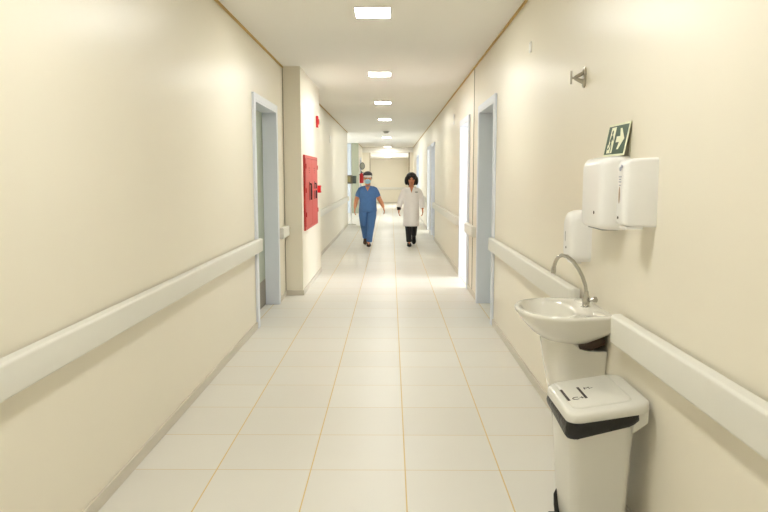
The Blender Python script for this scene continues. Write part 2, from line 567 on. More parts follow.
# ------------------------------------------------------------------ washbasin
def washbasin():
    cy = 3.405
    t = thing('washbasin', (0.9, cy, 0), 'white porcelain washbasin on pedestal, with chrome gooseneck tap', 'washbasin')
    n = 56
    x_w = XR - 0.0005

    def outline(hw_, tip, wall, z, back=None, zb=None):
        """D-shaped ring: rounded towards the corridor, straight along the wall; back = half width at the wall"""
        back = hw_ if back is None else back
        zb = z if zb is None else zb
        pts = []
        cx = wall - (wall - tip) * 0.45
        for k in range(n):
            a = 2 * math.pi * k / n
            c, s_ = math.cos(a), math.sin(a)
            if c <= 0:
                px, py, pz = cx - (cx - tip) * abs(c) ** 0.95, hw_ * math.copysign(abs(s_) ** 0.92, s_), z
            else:
                f = min(1.0, c * 1.25) ** 0.75
                px = cx + (wall - cx) * f
                wd = hw_ + (back - hw_) * f
                py = wd * math.copysign(min(1.0, abs(s_) ** 0.25) if c < 0.8 else abs(s_ / 0.6) ** 0.9 * 0.6 ** 0.25, s_)
                pz = z + (zb - z) * f
            pts.append((px, cy + py, pz))
        return pts
    bowl = MB()
    R = []
    # outside from bottom to rim, then inside down to the drain
    R.append(outline(0.09, 0.80, x_w, 0.686, 0.16, 0.762))
    R.append(outline(0.15, 0.76, x_w, 0.697, 0.235, 0.769))
    R.append(outline(0.215, 0.70, x_w, 0.740, 0.255, 0.783))
    R.append(outline(0.252, 0.65, x_w, 0.795, 0.262, 0.80))
    R.append(outline(0.266, 0.630, x_w, 0.826, 0.267))
    R.append(outline(0.273, 0.622, x_w, 0.838, 0.27))
    R.append(outline(0.273, 0.622, x_w, 0.847, 0.27))
    R.append(outline(0.269, 0.627, x_w, 0.853, 0.266))
    R.append(outline(0.258, 0.638, x_w - 0.012, 0.853, 0.255))

    def inner(hw_, tip, back, z):
        pts = []
        cx = (tip + back) / 2
        for k in range(n):
            a = 2 * math.pi * k / n
            pts.append((cx + (back - tip) / 2 * math.cos(a), cy + hw_ * math.copysign(abs(math.sin(a)) ** 0.92, math.sin(a)), z))
        return pts
    R.append(inner(0.243, 0.652, 0.905, 0.849))
    R.append(inner(0.232, 0.662, 0.897, 0.835))
    R.append(inner(0.205, 0.685, 0.885, 0.79))
    R.append(inner(0.145, 0.722, 0.86, 0.745))
    R.append(inner(0.06, 0.775, 0.83, 0.725))
    R.append(inner(0.02, 0.793, 0.815, 0.722))
    bowl.loft(R)
    obj('bowl', bowl, M['porcelain'], t, angle=75)
    d = MB().tube([(0.804, cy, 0.721), (0.804, cy, 0.7265)], [0.026, 0.024], 20)
    obj('drain', d, M['chrome'], t)
    # raised soap ledge corners on the deck
    for s_ in (-1, 1):
        obj('soap_ledge', MB().ell((0.985, cy + s_ * 0.17, 0.852), (0.026, 0.055, 0.006)), M['porcelain'], t)
    # pedestal: U-shaped column, open at the back
    rings = []
    for z, tip, hw_ in ((0.0, 0.85, 0.15), (0.03, 0.85, 0.142), (0.2, 0.835, 0.128), (0.42, 0.80, 0.132), (0.58, 0.765, 0.142), (0.70, 0.748, 0.155)):
        outer, inner_ = [], []
        m_ = 22
        for i in range(m_ + 1):
            a = math.pi * i / m_
            px = 0.90 - (0.90 - tip) * math.sin(a) ** 0.8
            outer.append((px, cy - hw_ * math.cos(a), z))
            px2 = 0.90 - (0.90 - tip - 0.015) * math.sin(a) ** 0.8
            inner_.append((px2, cy - (hw_ - 0.014) * math.cos(a), z))
        xs = (1.034, 0.99, 0.95, 0.92)
        outer = [(x_, cy - hw_, z) for x_ in xs] + outer + [(x_, cy + hw_, z) for x_ in xs[::-1]]
        inner_ = [(x_, cy - hw_ + 0.014, z) for x_ in xs] + inner_ + [(x_, cy + hw_ - 0.014, z) for x_ in xs[::-1]]
        rings.append(outer + inner_[::-1])
    ped = MB()
    # lower the near back corner of the top ring so that the trap shows under the bowl
    top = [list(p) for p in rings[-1]]
    for p in top:
        if p[0] > 0.895 and p[1] < cy: p[2] -= 0.034 * min(1, (p[0] - 0.895) / 0.03)
        elif p[1] < cy: p[2] += 0.005
    rings[-1] = [tuple(p) for p in top]
    ped.loft(rings)
    obj('pedestal', ped, M['porcelain'], t, angle=60)
    tr = MB()
    tr.tube([(0.86, cy - 0.06, 0.72), (0.88, cy - 0.10, 0.705), (0.915, cy - 0.135, 0.697), (0.96, cy - 0.14, 0.70), (1.02, cy - 0.13, 0.715)], [0.022, 0.026, 0.03, 0.03, 0.026], 14)
    tp = obj('trap_pipe', tr, M['trap'], t)
    obj('pipe_nut', MB().tube([(0.885, cy - 0.145, 0.722), (0.90, cy - 0.162, 0.722)], 0.015, 8), M['porcelain'], tp)
    # tap: base, gooseneck, aerator, lever
    fx, fy = 0.975, cy + 0.02
    f = MB()
    f.tube([(fx, fy, 0.846), (fx, fy, 0.853), (fx, fy, 0.856), (fx, fy, 0.90), (fx, fy, 0.912), (fx, fy, 0.93)], [0.025, 0.025, 0.018, 0.018, 0.013, 0.011], 18)
    fb = obj('tap_body', f, M['chrome'], t)
    g = MB()
    pts = [(fx + dx, fy, z) for dx, z in ((0, 0.92), (-0.006, 0.96), (-0.020, 1.0), (-0.042, 1.042), (-0.070, 1.08), (-0.100, 1.104), (-0.126, 1.110), (-0.144, 1.101), (-0.156, 1.082), (-0.162, 1.062), (-0.165, 1.046))]
    g.tube(pts, 0.0095, 12)
    obj('gooseneck_spout', g, M['chrome'], fb)
    obj('aerator', MB().tube([(fx - 0.1645, fy, 1.052), (fx - 0.166, fy, 1.032), (fx - 0.167, fy, 1.02)], [0.0105, 0.0125, 0.0115], 14), M['chrome'], fb)
    l = MB()
    l.tube([(fx + 0.012, fy - 0.01, 0.885), (fx + 0.03, fy - 0.035, 0.892)], [0.008, 0.008], 10)
    l.tube([(fx + 0.024, fy - 0.027, 0.889), (fx + 0.036, fy - 0.043, 0.895)], [0.014, 0.016], 6)
    obj('tap_handle', l, M['chrome'], fb)
    return t


washbasin()


# ------------------------------------------------------------------ dispensers
def shell(mb, y0, y1, z0, z1, d, chamf, rr=0.022):
    """wall box whose front leans back at the top; rounded outline; front face towards -X"""
    def ring(x, inset, zt):
        a0, a1, b0, b1 = y0 + inset, y1 - inset, z0 + inset, z1 - inset - zt
        r = min(rr, (a1 - a0) / 2.2)
        out = []
        for cy, cz, s in ((a1 - r, b1 - r, 0), (a0 + r, b1 - r, 90), (a0 + r, b0 + r, 180), (a1 - r, b0 + r, 270)):
            for k in range(6):
                a = math.radians(s + 90 * k / 5)
                out.append((x, cy + r * math.cos(a), cz + r * math.sin(a)))
        return out
    rings = [ring(XR, 0.0, 0), ring(XR - d * 0.6, 0.001, chamf * 0.12), ring(XR - d * 0.84, 0.004, chamf * 0.4),
             ring(XR - d * 0.93, 0.009, chamf * 0.7), ring(XR - d * 0.98, 0.017, chamf * 0.9), ring(XR - d, 0.028, chamf)]
    mb.loft(rings)


t = thing('paper_towel_dispenser', (XR, 3.19, 1.27), 'wide white paper towel dispenser in the middle of the three wall dispensers', 'dispenser')
mb = MB(); shell(mb, 3.035, 3.345, 1.262, 1.588, 0.125, 0.02, 0.03)
obj('dispenser_cover', mb, M['plastic'], t, angle=60)
mb = MB(); mb.tube([(XR - 0.122, 3.125, 1.338), (XR - 0.1262, 3.125, 1.338)], 0.0075, 14)
obj('lock', mb, M['black'], t)
obj('paper_slot', MB().box(XR - 0.10, XR - 0.03, 3.08, 3.30, 1.2605, 1.263), M['grey'], t)

t = thing('soap_dispenser', (XR, 2.76, 1.30), 'boxy white soap dispenser with printed front, overlapping the wide towel dispenser', 'dispenser', 'soap dispensers')
mb = MB(); shell(mb, 2.712, 2.828, 1.30, 1.572, 0.128, 0.012, 0.012)
obj('dispenser_cover', mb, M['plastic'], t, angle=60)
mb = MB()
FX = XR - 0.1295
mb.ell((FX, 2.772, 1.528), (0.0012, 0.013, 0.009)); mb.ell((FX, 2.755, 1.538), (0.0012, 0.011, 0.007))
obj('logo', mb, M['paleink'], t)
mb = MB()
for i, (za, yl) in enumerate(((1.495, 0.03), (1.485, 0.022), (1.475, 0.026), (1.462, 0.02))):
    mb.box(FX, FX + 0.002, 2.772 - yl / 2, 2.772 + yl / 2, za, za + 0.004)
obj('printed_text', mb, M['paleink'], t)
mb = MB(); mb.ell((FX, 2.774, 1.425), (0.0015, 0.008, 0.034))
obj('level_window', mb, mat('level_window', (176, 150, 130), 0.3), t)
mb = MB(); mb.tube([(FX + 0.002, 2.782, 1.335), (FX - 0.0008, 2.782, 1.335)], 0.0055, 12)
obj('lock', mb, M['ink'], t)
mb = MB(); mb.box(XR - 0.115, XR - 0.05, 2.72, 2.80, 1.292, 1.302)
obj('push_nozzle', mb, M['plastic'], t)

t = thing('soap_dispenser', (XR, 3.65, 1.06), 'white soap dispenser hanging lowest, just above the gooseneck tap', 'dispenser', 'soap dispensers')
mb = MB(); shell(mb, 3.572, 3.735, 1.052, 1.325, 0.112, 0.03, 0.045)
obj('dispenser_cover', mb, M['plastic'], t, angle=60)
mb = MB(); mb.tube([(XR - 0.108, 3.652, 1.127), (XR - 0.1132, 3.652, 1.127)], 0.0065, 14)
obj('lock', mb, M['ink'], t)
obj('level_window', MB().box(XR - 0.1128, XR - 0.108, 3.668, 3.672, 1.16, 1.21), M['grey'], t)
mb = MB(); mb.box(XR - 0.09, XR - 0.04, 3.61, 3.70, 1.045, 1.054)
obj('push_nozzle', mb, M['plastic'], t)


# ------------------------------------------------------------------ exit sign leaning on the dispensers
def exit_sign():
    t = thing('exit_sign', (XR - 0.03, 3.18, 1.589), 'green and cream emergency exit sign leaning on wall above the dispensers', 'sign')
    zb, H, Y1, W = 1.590, 0.146, 3.322, 0.292
    xb, xt = XR - 0.034, XR - 0.006

    def P(u, v, o):     # u: 0..1 left to right, v: 0..1 bottom to top, o: offset off the face
        return Vector((xb + (xt - xb) * v - o, Y1 - W * u, zb + H * v))

    def poly(mb, pts, o0, o1):
        mb.prism(pts, lambda u, v: P(u, v, o0), lambda u, v: P(u, v, o1))
    mb = MB(); poly(mb, [(0, 0), (1, 0), (1, 1), (0, 1)], -0.003, 0)
    obj('plate', mb, M['cream'], t, smooth=False)
    mb = MB(); poly(mb, [(0.03, 0.06), (0.955, 0.06), (0.955, 0.94), (0.03, 0.94)], 0, 0.0006)
    pn = obj('green_panel', mb, M['green'], t, smooth=False)
    mb = MB()   # doorway with stair steps
    poly(mb, [(0.14, 0.10), (0.40, 0.10), (0.40, 0.90), (0.18, 0.90), (0.18, 0.36), (0.14, 0.36)], 0.0006, 0.0012)
    obj('doorway_symbol', mb, M['cream'], pn, smooth=False)
    mb = MB()   # walking figure
    poly(mb, [(0.27 + 0.035 * math.cos(a), 0.74 + 0.07 * math.sin(a)) for a in [2 * math.pi * k / 12 for k in range(12)]], 0.0012, 0.0018)
    for seg in ([(0.235, 0.66), (0.31, 0.66), (0.29, 0.40), (0.235, 0.40)], [(0.31, 0.64), (0.375, 0.50), (0.355, 0.47), (0.29, 0.58)],
                [(0.24, 0.64), (0.20, 0.48), (0.225, 0.46), (0.26, 0.56)], [(0.235, 0.42), (0.275, 0.42), (0.235, 0.22), (0.165, 0.20), (0.165, 0.25), (0.215, 0.27)],
                [(0.26, 0.42), (0.295, 0.42), (0.34, 0.28), (0.33, 0.12), (0.30, 0.12), (0.305, 0.27)]):
        poly(mb, seg, 0.0012, 0.0018)
    obj('figure_symbol', mb, M['green'], pn, smooth=False)
    mb = MB()
    poly(mb, [(0.50, 0.42), (0.66, 0.42), (0.60, 0.20), (0.68, 0.20), (0.87, 0.51), (0.68, 0.84), (0.60, 0.84), (0.66, 0.60), (0.50, 0.60)], 0.0006, 0.0012)
    obj('arrow_symbol', mb, M['cream'], pn, smooth=False)


exit_sign()

# ------------------------------------------------------------------ hook and plates on the right wall
hy, hz = 3.80, 2.025
t = thing('wall_hook', (XR, hy, hz), 'small steel T-shaped hook high on the wall above the exit sign', 'hook')
mb = MB()
mb.tube([(XR, hy, hz), (XR - 0.008, hy, hz), (XR - 0.011, hy, hz)], [(0.034, 0.055), (0.034, 0.055), (0.026, 0.047)], 20, ref=(0, 1, 0))
obj('base_plate', mb, M['steel'], t)
mb = MB()
mb.tube([(XR - 0.006, hy, hz + 0.024), (XR - 0.055, hy, hz - 0.002)], [0.012, 0.008], 10)
mb.tube([(XR - 0.006, hy, hz - 0.024), (XR - 0.055, hy, hz - 0.006)], [0.014, 0.008], 10)
mb.tube([(XR - 0.05, hy, hz - 0.004), (XR - 0.074, hy, hz - 0.004)], 0.0055, 10)
obj('arm', mb, M['steel'], t)
mb = MB(); mb.tube([(XR - 0.073, hy, hz - 0.036), (XR - 0.073, hy, hz + 0.034)], 0.0055, 10)
obj('cross_bar', mb, M['steel'], t)


def plate(x, s, y, z, w, h, label):
    t = thing('wall_plate', (x, y, z), label, 'wall plate', 'blank wall plates')
    obj('cover', MB().box(x, x + s * 0.01, y - w / 2, y + w / 2, z - h / 2, z + h / 2), M['plastic'], t, bev=0.002)
    for dz in (-0.36, 0.36):
        obj('screw', MB().tube([(x + s * 0.01, y, z + dz * h), (x + s * 0.0115, y, z + dz * h)], 0.003, 8), M['steel'], t)


plate(XR, -1, 5.28, 2.448, 0.06, 0.075, 'tiny white blank plate near the ceiling between hook and nearest doorway')
plate(XR, -1, 11.55, 2.47, 0.12, 0.07, 'upper of two small plates just past the bright doorway')
plate(XR, -1, 11.55, 2.37, 0.12, 0.06, 'lower of two small plates just past the bright doorway')
plate(XL, 1, 15.3, 2.30, 0.16, 0.14, 'small pale plate high on the wall beyond the hose cabinet')


# ------------------------------------------------------------------ pedal bin with bag
def tilt(x):                                   # rim and lid slope up towards the wall
    return 0.16 * (x - 0.70)


def rrect(x0, x1, y0, y1, r, z, slope=1.0, n=7):
    out = []
    for cx, cy, s in ((x1 - r, y1 - r, 0), (x0 + r, y1 - r, 90), (x0 + r, y0 + r, 180), (x1 - r, y0 + r, 270)):
        for k in range(n):
            a = math.radians(s + 90 * k / (n - 1))
            px, py = cx + r * math.cos(a), cy + r * math.sin(a)
            out.append((px, py, z + slope * tilt(px)))
    return out


t = thing('pedal_bin', (0.84, 2.83, 0), 'white plastic pedal bin in front of the washbasin pedestal, black bag showing', 'bin')
mb = MB()
mb.loft([rrect(0.742, 0.955, 2.70, 2.97, 0.03, 0.0, 0), rrect(0.738, 0.959, 2.694, 2.976, 0.034, 0.02, 0), rrect(0.722, 0.964, 2.662, 2.99, 0.04, 0.30, 0.4),
         rrect(0.708, 0.968, 2.638, 3.005, 0.042, 0.52, 1), rrect(0.720, 0.950, 2.650, 2.993, 0.036, 0.52, 1), rrect(0.745, 0.93, 2.70, 2.96, 0.03, 0.05, 0)])
obj('body', mb, M['binplastic'], t, angle=60)
mb = MB()
L0, L1, A0, A1 = 0.692, 1.018, 2.602, 3.035
rings = [rrect(L0 + 0.004, L1 - 0.004, A0 + 0.004, A1 - 0.004, 0.056, 0.538), rrect(L0, L1, A0, A1, 0.06, 0.541), rrect(L0 + 0.001, L1 - 0.001, A0 + 0.001, A1 - 0.001, 0.06, 0.566),
         rrect(L0 + 0.005, L1 - 0.005, A0 + 0.005, A1 - 0.005, 0.06, 0.573), rrect(L0 + 0.013, L1 - 0.012, A0 + 0.013, A1 - 0.013, 0.056, 0.5775),
         rrect(L0 + 0.030, L1 - 0.028, A0 + 0.032, A1 - 0.032, 0.05, 0.579)]
mb.loft(rings)
lid = obj('lid', mb, M['binplastic'], t, angle=60)
mb = MB()
mb.loft([rrect(L0 + 0.030, L1 - 0.06, A0 + 0.05, A1 - 0.03, 0.035, 0.5785), rrect(L0 + 0.033, L1 - 0.063, A0 + 0.053, A1 - 0.033, 0.035, 0.584),
         rrect(L0 + 0.040, L1 - 0.070, A0 + 0.06, A1 - 0.04, 0.03, 0.586)])
obj('lid_panel', mb, M['binplastic'], lid, angle=60)


def on_lid(pts, z0=0.5862, z1=0.5872):
    mb_ = MB()
    mb_.prism(pts, lambda x, y: (x, y, z0 + tilt(x)), lambda x, y: (x, y, z1 + tilt(x)))
    return mb_


for xa in (0.722, 0.792):
    mb = MB()
    pts = [(xa, 2.888), (xa + 0.010, 2.888), (xa + 0.010, 2.745), (xa, 2.745)]
    mb.prism(pts, lambda x, y: (x, y, 0.5862 + tilt(x)), lambda x, y: (x, y, 0.5872 + tilt(x)))
    obj('printed_bar', mb, M['ink'], lid, smooth=False)


def lettering(name, s, size, place, m, parent):
    cu = bpy.data.curves.new(name, 'FONT')
    cu.body, cu.size, cu.extrude = s, size, 0.0004
    tmp = bpy.data.objects.new(name, cu)
    COL.objects.link(tmp)
    dg = bpy.context.evaluated_depsgraph_get()
    me = bpy.data.meshes.new_from_object(tmp.evaluated_get(dg))
    bpy.data.objects.remove(tmp)
    off = wpos(parent)
    for v in me.vertices:
        v.co = Vector(place(v.co.x, v.co.y, v.co.z)) - off
    me.materials.clear(); me.materials.append(m)
    o = bpy.data.objects.new(name, me)
    COL.objects.link(o); o.parent = parent
    return o


lettering('printed_letter', 'C+', 0.042, lambda x, y, z: (0.741 + x, 2.745 + y, 0.587 + z + tilt(0.741 + x)), M['ink'], lid)
lettering('printed_letter', 'M-', 0.035, lambda x, y, z: (0.815 + x, 2.85 + y, 0.587 + z + tilt(0.812 + x)), M['ink'], lid)
mb = MB()
mb.loft([[(0.95, y_, 0.49), (0.95, y_, 0.59), (1.012, y_, 0.595), (1.012, y_, 0.535)] for y_ in (2.635, 3.0)])
obj('hinge', mb, M['binplastic'], t, bev=0.006)
mb = MB()
mb.tube([(0.765, 2.93, 0.140), (0.745, 2.935, 0.128), (0.734, 2.935, 0.10), (0.732, 2.92, 0.06), (0.732, 2.90, 0.03)], [0.011, 0.013, 0.014, 0.014, 0.013], 10)
mb.box(0.69, 0.745, 2.79, 2.90, 0.022, 0.04)
obj('pedal', mb, M['black'], t, bev=0.003)
# bag folded over the rim
mb = MB()
rings = []
rb = random.Random(7)
base = rrect(0.698, 0.972, 2.622, 3.018, 0.05, 0, 1, 12)
nb = len(base)
w1 = [rb.uniform(-1, 1) for _ in range(nb)]
w2 = [rb.uniform(-1, 1) for _ in range(nb)]
cx, cy = 0.834, 2.82


def bag_ring(grow, z, j, ws, wz=0):
    out = []
    for i, p in enumerate(base):
        w_ = (ws[i] + ws[(i + 1) % nb] + ws[i - 1]) / 3
        d = Vector((p[0] - cx, p[1] - cy, 0)).normalized()
        right = max(0, min(1, (p[0] - 0.70) / 0.27)) + 1.6 * max(0, min(1, (p[1] - 2.66) / 0.3))
        zz = z + (z - 0.535) * (-0.30) * right + p[2] * 1.15
        out.append((p[0] + d.x * (grow + j * w_), p[1] + d.y * (grow + j * w_), zz + wz * w_))
    return out


rings = [bag_ring(-0.050, 0.42, 0.0, w1), bag_ring(-0.030, 0.52, 0.0, w1), bag_ring(-0.012, 0.533, 0.0, w1), bag_ring(0.0, 0.538, 0.001, w1), bag_ring(0.009, 0.53, 0.002, w1), bag_ring(0.012, 0.515, 0.003, w2),
         bag_ring(0.013, 0.50, 0.005, w1), bag_ring(0.011, 0.480, 0.007, w2, 0.006), bag_ring(0.004, 0.470, 0.002, w2, 0.006)]
mb.loft(rings, cap=False)
o = obj('bin_bag', mb, M['bag'], None, angle=80, origin=(0.84, 2.83, 0.44))
tag(o, 'black plastic bag folded over the rim of the white pedal bin', 'bin bag')

# ------------------------------------------------------------------ fire equipment on the pilaster
cy0, cy1, cz0, cz1 = 8.86, 10.36, 0.805, 1.775
t = thing('fire_hose_cabinet', (PX, (cy0 + cy1) / 2, cz0), 'red two-door fire hose cabinet on the side of the pilaster', 'hose cabinet')
mb = MB()
e = 0.04
x0, x1 = PX, PX + 0.022
mb.box(x0, x1, cy0, cy0 + e, cz0, cz1); mb.box(x0, x1, cy1 - e, cy1, cz0, cz1)
mb.box(x0, x1, cy0 + e, cy1 - e, cz0, cz0 + e); mb.box(x0, x1, cy0 + e, cy1 - e, cz1 - e, cz1)
obj('cabinet_frame', mb, M['red'], t, bev=0.003)
mid = (cy0 + cy1) / 2
for a, b, hyy in ((cy0 + e + 0.004, mid - 0.004, mid - 0.30), (mid + 0.004, cy1 - e - 0.004, mid + 0.30)):
    d = obj('cabinet_door', MB().box(PX, PX + 0.026, a, b, cz0 + e + 0.004, cz1 - e - 0.004), M['red'], t, bev=0.004)
    mb = MB()
    mb.tube([(PX + 0.026, hyy, 1.40), (PX + 0.05, hyy, 1.40), (PX + 0.052, hyy, 1.30), (PX + 0.05, hyy, 1.19)], 0.011, 8)
    mb.box(PX + 0.026, PX + 0.031, hyy - 0.016, hyy + 0.016, 1.18, 1.43)
    obj('door_handle', mb, mat('handle_dark', (70, 62, 62), 0.4, metal=0.5), d, bev=0.002)
    mb = MB()
    for k, zz in enumerate((1.605, 1.575, 1.545)):
        mb.box(PX + 0.026, PX + 0.0268, hyy - 0.07 + 0.01 * k, hyy + 0.07 - 0.01 * k, zz, zz + 0.012)
    obj('door_marking', mb, mat('marking_grey', (150, 60, 66), 0.5), d, smooth=False)
    mb = MB()
    yy = a + 0.004 if a < mid - 0.1 else b - 0.004
    for zz in (0.98, 1.29, 1.6):
        obj('hinge', MB().tube([(PX + 0.028, yy, zz), (PX + 0.028, yy, zz + 0.06)], 0.008, 8), M['red'], d)
obj('locking_bar', MB().box(PX + 0.05, PX + 0.062, mid - 0.3, mid + 0.3, 1.305, 1.33), M['redbright'], t, bev=0.002)

ay, az = 10.5, 2.31
t = thing('fire_alarm_sounder', (PX, ay, az), 'small red fire alarm sounder on the pilaster above the hose cabinet', 'fire alarm')
obj('back_box', MB().box(PX, PX + 0.03, ay - 0.05, ay + 0.05, az - 0.085, az + 0.085), M['redbright'], t, bev=0.006)
mb = MB(); mb.tube([(PX + 0.03, ay, az), (PX + 0.038, ay, az), (PX + 0.044, ay, az)], [0.045, 0.043, 0.03], 18)
obj('sounder_horn', mb, M['redbright'], t)
ay, az = 10.55, 1.31
t = thing('manual_call_point', (PX, ay, az), 'bright red fire call point box beside the hose cabinet handles', 'call point')
obj('back_box', MB().box(PX, PX + 0.055, ay - 0.055, ay + 0.055, az - 0.055, az + 0.055), M['redbright'], t, bev=0.005)
obj('break_glass', MB().box(PX + 0.055, PX + 0.057, ay - 0.03, ay + 0.03, az - 0.03, az + 0.03), M['white'], t, bev=0.001)

# ------------------------------------------------------------------ far left equipment
sx, sy = -1.245, 21.62
t = thing('check_in_stand', (sx, sy, 0), 'grey boxy device on slender pole stand at the corner behind the blue scrubs', 'device stand')
mb = MB()
mb.tube([(sx, sy, 0), (sx, sy, 0.015), (sx, sy, 0.025)], [0.16, 0.155, 0.05], 24)
obj('base', mb, M['steel'], t)
obj('pole', MB().tube([(sx, sy, 0.02), (sx, sy, 1.28)], 0.018, 12), M['plastic'], t)
hd = obj('device_housing', MB().box(sx - 0.13, sx + 0.05, sy - 0.05, sy + 0.06, 1.27, 1.54), mat('device_taupe', (128, 122, 108), 0.5), t, bev=0.01)
obj('screen', MB().box(sx - 0.105, sx - 0.01, sy - 0.054, sy - 0.05, 1.33, 1.50), mat('device_screen', (176, 166, 120), 0.3), hd)
obj('side_unit', MB().box(sx + 0.055, sx + 0.17, sy - 0.04, sy + 0.05, 1.28, 1.52), mat('device_slate', (92, 104, 100), 0.5), t, bev=0.01)

ey = 29.0
t = thing('fire_extinguisher', (XL + 0.13, ey, 1.2), 'red fire extinguisher hung on the wall beside the dark cap', 'fire extinguisher')
ex = XL + 0.11
mb = MB(); mb.tube([(ex, ey, 1.22), (ex, ey, 1.24), (ex, ey, 1.56), (ex, ey, 1.61), (ex, ey, 1.64)], [0.07, 0.085, 0.085, 0.06, 0.025], 20)
obj('cylinder_body', mb, M['redbright'], t)
mb = MB(); mb.tube([(ex, ey, 1.63), (ex, ey, 1.70)], [0.022, 0.02], 10); mb.box(ex - 0.015, ex + 0.015, ey - 0.11, ey + 0.03, 1.69, 1.715)
obj('valve_handle', mb, M['black'], t)
obj('hose', MB().tube([(ex, ey, 1.66), (ex + 0.1, ey - 0.02, 1.64), (ex + 0.115, ey - 0.02, 1.5), (ex + 0.1, ey - 0.02, 1.34)], 0.014, 8), M['black'], t)
obj('wall_bracket', MB().box(XL, ex - 0.05, ey - 0.03, ey + 0.03, 1.55, 1.6), M['steel'], t)
t = thing('hanging_sign', (XL, ey + 0.3, 1.98), 'round grey sign projecting from the wall above the fire extinguisher', 'sign')
mb = MB()
mb.tube([(XL + 0.13, ey + 0.29, 1.93), (XL + 0.13, ey + 0.31, 1.93)], [(0.11, 0.15)] * 2, 24, ref=(1, 0, 0))
obj('sign_disc', mb, M['grey'], t)
mb = MB()
mb.tube([(XL + 0.13, ey + 0.286, 1.93), (XL + 0.13, ey + 0.29, 1.93)], [(0.085, 0.125)] * 2, 24, ref=(1, 0, 0))
obj('sign_face', mb, mat('sign_face_grey', (178, 180, 168), 0.5), t)
obj('bracket', MB().tube([(XL, ey + 0.3, 1.93), (XL + 0.05, ey + 0.3, 1.93)], 0.012, 8), M['steel'], t)


# ------------------------------------------------------------------ people
def blob(name, mb, voxel, m, parent, smooth=3, angle=180):
    """fuse the closed shapes of mb into one continuous surface"""
    bm = mb.bm
    bmesh.ops.recalc_face_normals(bm, faces=bm.faces)
    me = bpy.data.meshes.new(name)
    bm.to_mesh(me); bm.free()
    tmp = bpy.data.objects.new(name, me)
    COL.objects.link(tmp)
    r = tmp.modifiers.new('fuse', 'REMESH'); r.mode = 'VOXEL'; r.voxel_size = voxel; r.adaptivity = 0
    s = tmp.modifiers.new('soft', 'SMOOTH'); s.factor = 0.5; s.iterations = smooth
    dg = bpy.context.evaluated_depsgraph_get()
    out = bpy.data.meshes.new_from_object(tmp.evaluated_get(dg))
    bpy.data.objects.remove(tmp); bpy.data.meshes.remove(me)
    out.name = name
    out.materials.clear(); out.materials.append(m)
    out.shade_smooth()
    o = bpy.data.objects.new(name, out)
    COL.objects.link(o); o.parent = parent
    return o


def hand(mb, wrist, tip, thumb_dir, s=1.0):
    """palm and five curled fingers hanging from the wrist towards tip"""
    w_, t_ = Vector(wrist), Vector(tip)
    ax = (t_ - w_).normalized()
    td = Vector(thumb_dir); td = (td - ax * td.dot(ax)).normalized()      # across the knuckles, thumb side
    nrm = ax.cross(td)
    if nrm.x * (w_.x) > 0: nrm = -nrm                                      # palm faces the thigh
    mb.tube([w_ - ax * 0.03, w_ + ax * 0.03, w_ + ax * 0.07, w_ + ax * 0.095], [(0.026, 0.02), (0.036, 0.017), (0.04, 0.016), (0.036, 0.012)], 12, ref=td)
    for k, (off, ln) in enumerate(((0.029, 0.068), (0.010, 0.078), (-0.009, 0.072), (-0.027, 0.056))):
        b0 = w_ + ax * 0.085 + td * off
        b1 = b0 + ax * ln * 0.45 + nrm * 0.006
        b2 = b1 + ax * ln * 0.32 + nrm * 0.016
        b3 = b2 + ax * ln * 0.18 + nrm * 0.018
        mb.tube([b0, b1, b2, b3], [0.0095, 0.009, 0.0085, 0.007], 8)
    c0 = w_ + ax * 0.03 + td * 0.024
    mb.tube([c0, c0 + td * 0.028 + ax * 0.026, c0 + td * 0.036 + ax * 0.058 + nrm * 0.006], [0.013, 0.011, 0.008], 8)


def head(mb, c, fx=0.0):
    """skull, jaw, nose, ears around the head centre c; face towards -Y"""
    x, y, z = c
    mb.ell((x, y + 0.012, z + 0.02), (0.074, 0.092, 0.098))
    mb.ell((x, y - 0.02, z - 0.045), (0.060, 0.068, 0.075))
    mb.ell((x, y - 0.045, z - 0.095), (0.034, 0.035, 0.026))
    mb.tube([(x, y - 0.082, z + 0.012), (x, y - 0.098, z - 0.02), (x, y - 0.106, z - 0.036), (x, y - 0.085, z - 0.046)], [0.010, 0.012, 0.015, 0.012], 10)
    mb.ell((x, y - 0.078, z + 0.030), (0.05, 0.016, 0.012))
    for s in (-1, 1):
        mb.ell((x + s * 0.044, y - 0.058, z - 0.022), (0.022, 0.022, 0.02))
        mb.ell((x + s * 0.077, y + 0.012, z - 0.006), (0.010, 0.020, 0.032))


def eyes(c, parent):
    x, y, z = c
    for s in (-1, 1):
        obj('eye', MB().ell((x + s * 0.031, y - 0.084, z + 0.010), (0.0125, 0.008, 0.0075), u=12, v=8), M['eye'], parent)


def shoe(name, heel, toe, m, parent, roll=0.0):
    h_, t_ = Vector(heel), Vector(toe)
    d = (t_ - h_).normalized()
    mb = MB()
    pts = [h_ - d * 0.035, h_, h_ + (t_ - h_) * 0.35, h_ + (t_ - h_) * 0.75, t_, t_ + d * 0.03]
    mb.tube(pts, [(0.026, 0.024), (0.044, 0.044), (0.045, 0.048), (0.052, 0.038), (0.045, 0.029), (0.02, 0.016)], 14, ref=(1, 0, 0))
    return obj(name, mb, m, parent, angle=80)


def figure(name, loc, label, skin):
    t = thing(name, loc, label, 'person')
    return t


